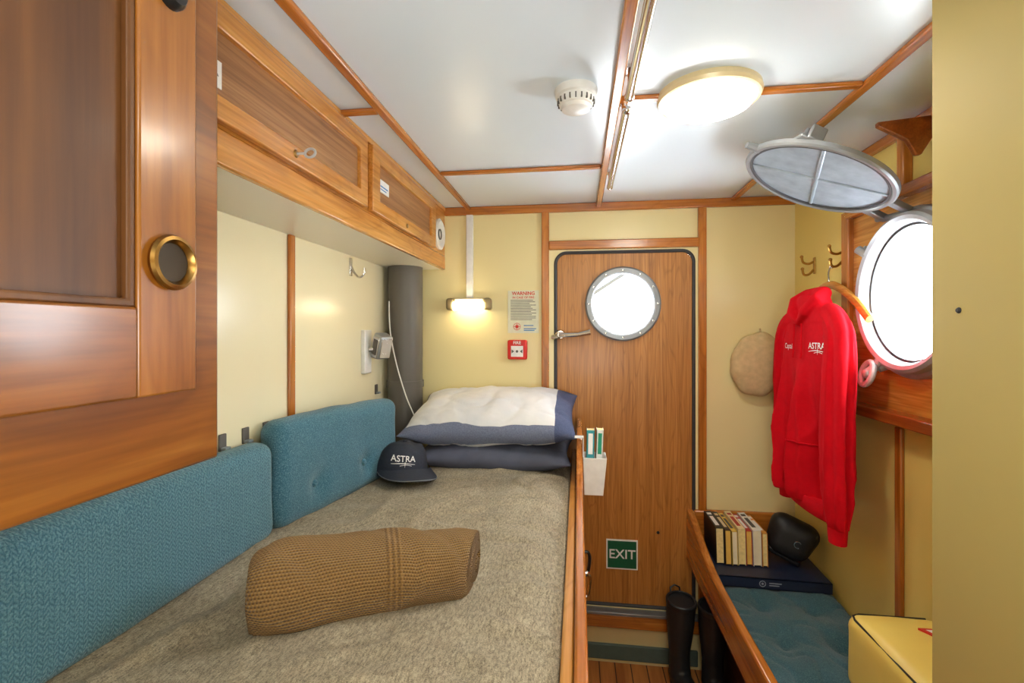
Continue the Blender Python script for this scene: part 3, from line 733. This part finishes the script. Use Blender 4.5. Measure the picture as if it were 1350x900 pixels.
def logo(mb,fn,size):
    mb.txt('ASTRA',size,fn,.012,1.02)
    for y0,w in((-.62,.9),(-.80,.55)):       # swooshes under the word
        pts=[(-1.5*size+3.0*size*i/16,(y0+.12*math.sin(PI*i/16))*size) for i in range(17)]
        up=[fn(x,y+.045*size*math.sin(PI*i/16)) for i,(x,y) in enumerate(pts)] if w>.6 else [fn(x*.5+.35*size,y+.03*size) for i,(x,y) in enumerate(pts)]
        dn=[fn(x,y-.045*size) for i,(x,y) in enumerate(pts)] if w>.6 else [fn(x*.5+.35*size,y-.02*size) for i,(x,y) in enumerate(pts)]
        mb.add(up+dn,[(i,i+1,18+i,17+i) for i in range(16)])
    mb.add([fn(.18*size,-.36*size),fn(.30*size,-.36*size),fn(.24*size,-1.05*size)],[(0,1,2)])
    return mb
ld=(Mk.to_3x3()@V((-.25,-1,0))).normalized(); ld.z=0; ld.normalize()
lr=V((-ld.y,ld.x,-.12))
pos=V((CX_,CY_,1.052))+ld*.3
logo(MB(),projector(crown,text_frame(pos,lr,(0.1,0.0,1)),-ld,.002),.028).build('lettering',M['wprint'],crown,smooth=180)
# book holder on the lee rail
k=thing('rail_pocket','white plastic pocket hooked on the bunk lee rail','holder',(.055,1.76,.92))
b=MB()
def ringb(x0,x1,y0,y1,z): return [(x0,y0,z),(x1,y0,z),(x1,y1,z),(x0,y1,z)]
o1=ringb(.022,.088,1.735,1.80,.925); o2=ringb(.018,.1,1.72,1.815,1.06); i2=ringb(.021,.097,1.723,1.812,1.06); i1=ringb(.025,.085,1.738,1.797,.929)
vs=o1+o2+i2+i1; fs=[(0,1,2,3),(12,13,14,15)]
for r_ in range(3):
    for i in range(4): fs.append((r_*4+i,r_*4+(i+1)%4,r_*4+4+(i+1)%4,r_*4+4+i))
b.add(vs,fs).build('tray',M['white'],k,bev=.002)
MB().box(-.012,.02,1.75,1.785,1.122,1.125).box(.017,.02,1.75,1.785,1.055,1.124).build('hook_strap',M['white'],k)
def std_book(name,label,cat,cx,cy,z0,w,dp,h,cm,group,Mr=None,band=None):
    # standing book, spine toward -y: thickness w along x, depth dp along y, height h
    Mr=Mr or Matrix(); o=thing(name,label,cat,(cx,cy,z0),group); Mt=T(cx,cy,z0)@Mr
    MB().box(-w/2,w/2,-dp/2,-dp/2+.002,0,h,Mt).box(-w/2,-w/2+.0015,-dp/2,dp/2,0,h,Mt).box(w/2-.0015,w/2,-dp/2,dp/2,0,h,Mt).build('cover',cm,o)
    MB().box(-w/2+.0016,w/2-.0016,-dp/2+.002,dp/2-.003,.002,h-.002,Mt).build('pages',M['pages'],o)
    if band: MB().box(-w*.28,w*.28,-dp/2-.0005,-dp/2,h*.62,h*.95,Mt).build('spine_title',band,o)
    return o
cmats={}
def cm(r,g,bb):
    if (r,g,bb) not in cmats: cmats[(r,g,bb)]=plain('cover_%d_%d_%d'%(r,g,bb),L(r,g,bb),.45)
    return cmats[(r,g,bb)]
gp='books in the rail pocket'
std_book('book','teal book nearer the lee rail in the white pocket','book',.041,1.767,.931,.028,.05,.222,cm(50,150,160),gp,RY(1),M['wprint'])
std_book('book','white book with green title in the white pocket','book',.0705,1.767,.931,.024,.05,.224,cm(232,234,230),gp,RY(2),cm(20,140,110))
# ------------------------------------------------------------------ bench
k=thing('bench','low varnished wooden bench seat under the porthole wall','bench',(.7,1.6,0))
top=[(2.246,.718),(2.2,.716),(2.14,.70),(2.06,.672),(1.97,.645),(1.88,.626),(1.78,.616),(1.6,.612),(.93,.612)]
MB().prism([(.93,.49),(2.246,.49)]+top,'x',.478,.506).build('side_board',M['ty'],k,bev=.007,seg=3)
MB().box(.507,.90,2.222,2.249,.45,.718).build('back_board',M['tx'],k,bev=.006)
MB().box(.507,XR-.003,.93,2.22,.43,.455).build('seat_board',M['ty'],k)
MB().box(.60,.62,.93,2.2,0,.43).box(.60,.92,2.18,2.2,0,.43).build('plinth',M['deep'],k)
k=thing('seat_cushion','dark teal buttoned seat cushion on the bench','cushion',(.715,1.57,.456))
BT=[(bx,by) for by in(.22,.02,-.18,-.38) for bx in(-.085,.085)]
def f3(p):
    q=p.copy()
    if p.z>0:
        dm=min(math.hypot(p.x-bx,p.y-by) for bx,by in BT)
        q.z+=.040*(1-math.exp(-(dm/.045)**1.2))-.031
        q.z+=.008*nz(p.x,p.y,3,8)-.010*max(0,ridge(p.x*1.2+p.y*.4,p.y-p.x*.5,3,9)-.65)*2
        if p.y>.31: q.z-=.012*min(1,(p.y-.31)/.04)
    return q
MB().rbox(T(.717,1.575,.503),.205,.635,.047,.035,(44,150,3),f3).build('pad',M['teal3'],k,smooth=80)
for bx,by in BT: MB().lathe([(0,.006),(.009,.004),(.013,-.002)],T(.717+bx,1.575+by,.519),14).build('button',M['teal3'],k)
k=thing('large_book','large flat dark blue book lying on the bench cushion','book',(.70,2.0,.548))
Mt=T(.712,2.035,.558)@RZ(-2)
MB().box(-.2,.2,-.145,.145,0,.004,Mt).box(-.2,.2,-.145,.145,.034,.038,Mt).box(-.2,.2,-.145,-.14,0,.038,Mt).build('cover',cm(26,36,62),k)
MB().box(-.195,.195,-.139,.14,.004,.034,Mt).build('pages',M['pages'],k)
MB().lathe([(.009,0),(.009,.0008),(.0115,.0008),(.0115,0),(.009,0)],Mt@T(-.035,-.1452,.019)@NEGY,24).lathe([(0,.0006),(.004,.0006),(.004,0)],Mt@T(-.035,-.1452,.019)@NEGY,12).box(-.012,.03,-.1458,-.145,.021,.024,Mt).box(-.012,.022,-.1458,-.145,.013,.016,Mt).build('emblem',M['gprint'],k)
# paperbacks standing spine up
gp='paperbacks standing on the large blue book'
specs=[('black spined paperback at the left end of the bench row',.029,(24,24,26),.140,M['wprint']),
('brown black paperback second from the left in the bench row',.022,(58,40,32),.136,cm(210,190,150)),
('yellow spined paperback third from the left in the bench row',.02,(226,190,80),.132,M['kprint']),
('cream spined paperback in the middle of the bench row',.027,(240,222,170),.142,cm(180,40,30)),
('red spined paperback in the bench row',.021,(186,40,30),.134,M['wprint']),
('white spined thick paperback in the bench row',.029,(240,238,230),.139,cm(60,60,60)),
('orange spined paperback near the speaker in the bench row',.019,(226,150,60),.13,M['wprint'])]
x=.528
for bi,(lab,w,c,h,bd) in enumerate(specs):
    cx=x+w/2; x+=w+.0035; Mr=RY(-1.5)
    o=thing('paperback',lab,'book',(cx+.008,2.08,.594),gp); Mt=T(cx+.008,2.075,.598)@Mr; dp=.20-.02*random.random()
    MB().box(-w/2,w/2,-dp/2,dp/2,h-.002,h,Mt).box(-w/2,-w/2+.0015,-dp/2,dp/2,0,h,Mt).box(w/2-.0015,w/2,-dp/2,dp/2,0,h,Mt).build('cover',cm(*c),o)
    MB().box(-w/2+.0016,w/2-.0016,-dp/2+.002,dp/2-.002,.004,h-.0022,Mt).build('pages',[M['pages'],cm(236,190,92),cm(244,232,200)][bi%3],o)
    MB().box(-w*.25,w*.25,-dp*.34,dp*.18,h,h+.0005,Mt).box(-w*.3,w*.3,dp*.28,dp*.4,h,h+.0005,Mt).build('spine_title',bd,o)
# speaker
k=thing('speaker','black rounded portable speaker beside the paperbacks','speaker',(.805,2.02,.594))
Ms=T(.825,2.03,.698)@RZ(-18)@RY(22)
MB().rbox(Ms,.083,.054,.078,.050,(6,3,6),lambda p:V((p.x*(1+.15*(p.z/.08)),p.y*(1-.12*(p.z/.08)),p.z))).build('body',M['blk'],k,smooth=80)
pts=[Ms@V((.02+.012*math.cos(t),-.0555,.002+.012*math.sin(t))) for t in[R(50+260*i/16) for i in range(17)]]
MB().tube(pts,.0022,6).build('emblem',M['chrome'],k)
MB().rbox(Ms@T(0,0,-.07),.06,.036,.012,.008,(3,3,2)).build('foot',M['blkg'],k)
# cream box
k=thing('cream_box','mustard cream vinyl padded box with black piping on the bench','box',(.815,1.18,.55))
def f4(p):
    q=p.copy()
    if p.z>.06: q.z+=.014*(1-(p.x/.113)**2)*(1-(p.y/.232)**2)+.006*nz(p.x,p.y,1,7)
    else: q+=p.normalized()*.005*nz(p.x,p.y,p.z,8)
    return q
MB().rbox(T(.818,1.18,.661),.111,.232,.098,.03,(10,20,8),f4).build('body',M['vinyl'],k,smooth=80)
zt=.750
MB().tube([(.7155,.96,zt),(.7155,1.375,zt),(.722,1.395,zt),(.74,1.4035,zt),(.90,1.4035,zt)],.0028,8).build('piping',M['blk'],k)
MB().prism([(.83,1.32),(.87,1.25),(.905,1.32)],'z',.765,.7725).build('red_triangle',M['red'],k)
MB().prism([(.843,1.313),(.87,1.265),(.894,1.313)],'z',.7725,.773).build('white_triangle',M['card'],k)
# boots
def boot(x,y,lab,rz):
    k=thing('rubber_boot',lab,'boot',(x,y,0),'black rubber boots on the floor'); Mb=T(x,y,0)@RZ(rz)
    P=lambda l:[Mb@V(p) for p in l]
    b=MB(); b.tube(P([(0,-.012,.375),(0,-.008,.34),(0,-.004,.28),(0,.0,.22),(0,.006,.15),(0,.004,.10),(0,0,.06)]),[.060,.059,.056,.050,.042,.043,.046],24)
    b.tube(P([(0,.045,.05),(0,0,.05),(0,-.07,.047),(0,-.13,.042),(0,-.16,.036)]),[.035,.043,.043,.04,.02],16)
    o=b.build('upper',M['boot'],k,smooth=60); m=o.modifiers.new('r','REMESH'); m.mode='VOXEL'; m.voxel_size=.005; m.use_smooth_shade=True
    m2=o.modifiers.new('s','SMOOTH'); m2.iterations=6
    so=[(.043*math.cos(t),-.058+.125*math.sin(t)) for t in[2*PI*i/28 for i in range(28)]]
    MB().prism(so,'z',.001,.02,Mb).build('sole',M['blk'],k,bev=.003)
    rim=MB().lathe([(.053,.0),(.059,.0),(.062,.008),(.062,.02),(.058,.024),(.053,.022),(.053,.0)],Mb@T(0,-.012,.362)@RX(6),28).build('top_band',M['boot'],k)
    MB().tube(P([(.02,.045,.375),(.02,.052,.40),(0,.055,.41),(-.02,.052,.40),(-.02,.045,.375)]),.004,6).build('pull_loop',M['boot'],k)
boot(.425,2.12,'black rubber boot standing free by the bench end',12); boot(.55,2.09,'black rubber boot tucked under the bench side board',-4)
# ------------------------------------------------------------------ hooks, hanger, hoodie
k=thing('brass_hook','empty brass double coat hook nearer the corner, above the red hoodie','hook',(.93,2.07,1.72),'brass coat hooks on the right wall')
y,z=2.07,1.768
MB().box(.926,XR,y-.008,y+.008,z-.036,z+.03).build('back_plate',M['brass'],k,bev=.003)
MB().tube(smooth([(.926,y,z+.012),(.908,y,z+.004),(.888,y,z+.010),(.882,y,z+.030)]),.0045,10).ell((.882,y,z+.032),.0065,.0065,.0065,12,8).build('upper_prong',M['brass'],k)
MB().tube(smooth([(.926,y,z-.020),(.908,y,z-.038),(.890,y,z-.038),(.885,y,z-.018)]),.0045,10).ell((.885,y,z-.016),.0065,.0065,.0065,12,8).build('lower_prong',M['brass'],k)
dup(k,(0,-.215,.005),'brass double coat hook holding the wooden hanger')
HX,HY_=.806,1.818
GX=.874
k=thing('coat_hanger','orange wooden coat hanger behind the red hoodie','hanger',(GX,HY_,1.55))
MB().tube(smooth([(GX,1.60,1.54),(GX,1.66,1.588),(GX,1.73,1.632),(GX,1.80,1.660),(GX,1.84,1.665),(GX,1.88,1.660),(GX,1.95,1.630),(GX,2.02,1.58),(GX,2.06,1.545)]),.011,10,flat=1.3).build('bar',M['gy'],k)
MB().tube(smooth([(GX,1.84,1.668),(GX,1.842,1.690),(GX+.003,1.850,1.708),(GX+.010,1.857,1.726),(GX+.014,1.857,1.737),(GX+.018,1.856,1.726)]),.003,8).build('wire_hook',M['chrome'],k)
k=thing('hoodie','red hooded sweatshirt with white chest lettering on a hanger','hoodie',(HX,HY_,.86))
b=MB()
rows=[(.915,.184,.036),(.945,.196,.046),(.99,.200,.046),(1.1,.200,.044),(1.25,.200,.041),(1.4,.200,.038),(1.48,.197,.036),(1.53,.180,.034),(1.565,.145,.034),(1.595,.10,.034),(1.62,.075,.032),(1.632,.05,.028)]
def interp(z):
    for i in range(len(rows)-1):
        if rows[i][0]<=z<=rows[i+1][0]:
            t=(z-rows[i][0])/(rows[i+1][0]-rows[i][0]); return [rows[i][j]+(rows[i+1][j]-rows[i][j])*t for j in(1,2)]
    return rows[-1][1:]
vs=[];fs=[];n=170;m=100
for i in range(m+1):
    z=.915+.715*i/m; w,dd=interp(z)
    for j in range(n):
        a=2*PI*j/n; cs,sn=math.cos(a),math.sin(a)
        yy=HY_+w*math.copysign(abs(cs)**.8,cs); lo=max(.02,min(1,(1.43-z)/.30))
        # long hanging folds, deeper toward the hem
        u=(yy-HY_)
        fo=.085*lo*(ridge(u*1.0+.03*math.sin(z*4),z*.06,1.7,9)-.55)+.026*lo*(ridge(u+.08*z,z*.15,4.1,18)-.5)
        fo+=.012*(ridge(u*.7+z*.5,z*.8-u*.4,9.3,5)-.5)*(lo if 1.36<z<1.53 else .7)
        front=HX-dd*math.copysign(abs(sn)**.75,sn)
        xx=front-(fo*min(1,abs(sn)*1.6) if sn>0 else 0)
        vs.append((min(xx,HX+.05),yy,z))
for i in range(m):
    for j in range(n): fs.append((i*n+j,i*n+(j+1)%n,(i+1)*n+(j+1)%n,(i+1)*n+j))
fs+=[tuple(range(n)),tuple(range(m*n,(m+1)*n))]; b.add(vs,fs)
def sleeve(sg,zb,dx,oy):
    sb=MB()
    p=smooth([(HX+.004,HY_+sg*.10,1.552),(HX,HY_+sg*.152,1.528),(HX+dx*.35,HY_+sg*(.198+oy*.5),1.475),(HX+dx*.8,HY_+sg*(.218+oy),1.38),(HX+dx,HY_+sg*(.226+oy),1.25),(HX+dx*1.1,HY_+sg*(.230+oy),1.12),(HX+dx*1.1,HY_+sg*(.232+oy),.99),(HX+dx,HY_+sg*(.228+oy),zb+.05)],9)
    N=len(p); nn=56; vs=[];fs=[]
    for i,c in enumerate(p):
        t=i/(N-1); rr=.042+.007*math.sin(PI*min(1,t*1.15))-(.010*max(0,t-.85)*6)
        tan=(p[min(i+1,N-1)]-p[max(i-1,0)]).normalized(); side=tan.cross(V((1,0,0))).normalized(); 
        if side.y<0: side=-side
        amp=min(1,t*2.2)
        for k_ in range(nn):
            a=2*PI*k_/nn; cy,cx=math.cos(a),math.sin(a)
            f=1+amp*(.60*(ridge(cy*.6+sg,cx*.5,c.z*.35,3.0)-.55)+.14*(ridge(cy*.3,c.z*2.6+cx*.3,2,4)-.5)*(1.4 if t>.72 else .4))
            vs.append(c+V((cx*rr*.74*f,0,0))+side*(cy*rr*f*(1.08 if t>.3 else 1.15)))
    for i in range(N-1):
        for k_ in range(nn): fs.append((i*nn+k_,i*nn+(k_+1)%nn,(i+1)*nn+(k_+1)%nn,(i+1)*nn+k_))
    fs+=[tuple(range(nn)),tuple(range((N-1)*nn,N*nn))]
    o=sb.add(vs,fs).build('sleeve',M['redf'],k,smooth=180)
    e_=p[-1]
    MB().tube([e_+V((0,0,.02)),e_+V((0,0,.0)),e_+V((0,0,-.03)),e_+V((0,0,-.05))],[.036,.036,.034,.032],18,flat=.68).build('cuff',M['redf'],o)
sleeve(-1,.868,-.034,.014); sleeve(1,.86,.006,-.008)
# hood, slumped round the neck
hp=[(HX-.042,HY_+.0,1.535),(HX-.044,HY_+.045,1.568),(HX-.016,HY_+.080,1.610),(HX+.015,HY_+.057,1.632),(HX+.022,HY_,1.636),(HX+.015,HY_-.057,1.632),(HX-.016,HY_-.080,1.610),(HX-.044,HY_-.045,1.568)]
b.tube(hp,[.012,.018,.024,.024,.022,.024,.024,.018],14,closed=True)
b.ell((HX+.018,HY_,1.57),.028,.10,.080,20,12)
ho=b.build('garment',M['redf'],k,smooth=180)
mm=ho.modifiers.new('r','REMESH'); mm.mode='VOXEL'; mm.voxel_size=.0042; mm.use_smooth_shade=True
ms=ho.modifiers.new('s','SMOOTH'); ms.iterations=3; ms.factor=.5
MB().lathe([(.9,.0),(.98,.006),(.98,.045),(.93,.05)],T(HX,HY_,.892)@Matrix.Diagonal((.040,.190,1,1)),48).build('hem_band',M['redf'],k)
bpy.context.view_layer.update()
pf=projector(ho,text_frame((.5,0,0),(0,-1,0),(0,0,1)),(1,0,0),.006)
def at(y0,z0): return lambda x,y: pf(x-y0,y+z0)
for sg in(-1,1):
    pts=[V(pf(-(HY_+sg*.028+sg*.004*i/10),1.53-.12*i/10))-V((.003,0,0)) for i in range(11)]
    MB().tube(pts,.0035,6).build('drawstring',M['redf'],k)
def polyline(q,n=10):
    o=[]
    for i in range(len(q)-1):
        for j in range(n): o.append((q[i][0]+(q[i+1][0]-q[i][0])*j/n,q[i][1]+(q[i+1][1]-q[i][1])*j/n))
    return o+[q[-1]]
pk=[V(pf(-(HY_+u),z))+V((.003,0,0)) for u,z in polyline([(-.11,.95),(-.11,1.02),(-.08,1.12),(.08,1.12),(.11,1.02),(.11,.95)])]
MB().tube(pk,.003,6).build('pocket_edge',M['redf'],k)
# lettering left of the drawstring so nothing crosses it
MB().txt('Captain',.027,at(1.894,1.450),.012).build('chest_lettering',M['wprint'],k,smooth=180)
logo(MB(),at(1.700,1.455),.029).build('chest_emblem',M['wprint'],k,smooth=180)
# ------------------------------------------------------------------ light and camera
def area(name,loc,rot,size,power,col=(1,1,1)):
    l=bpy.data.lights.new(name,'AREA'); l.shape='DISK'; l.size=size; l.energy=power; l.color=col
    o=bpy.data.objects.new(name,l); C.objects.link(o); o.location=loc; o.rotation_euler=rot; return o
area('fill_light',(-.1,-.55,1.95),(R(40),0,0),.5,2.5,(1,.96,.88))  # added fill from behind the viewpoint, not a cabin fitting
area('bounce_fill',(.12,-.3,1.25),(R(152),0,0),.6,14,(.94,.98,1))  # added unseen fill aimed up to brighten the ceiling
w=bpy.data.worlds.new('W'); S.world=w; w.use_nodes=True
bg=w.node_tree.nodes['Background']; bg.inputs[0].default_value=(.88,.95,1,1); bg.inputs[1].default_value=32
cam=bpy.data.cameras.new('Camera'); co=bpy.data.objects.new('Camera',cam); C.objects.link(co)
co.location=(0,0,1.5); co.rotation_euler=(R(90),0,math.atan(87/640)); cam.sensor_width=36; cam.lens=640/1350*36; cam.shift_y=-12/1350; cam.clip_start=.01
S.camera=co
S.view_settings.view_transform='Standard'; S.view_settings.exposure=0
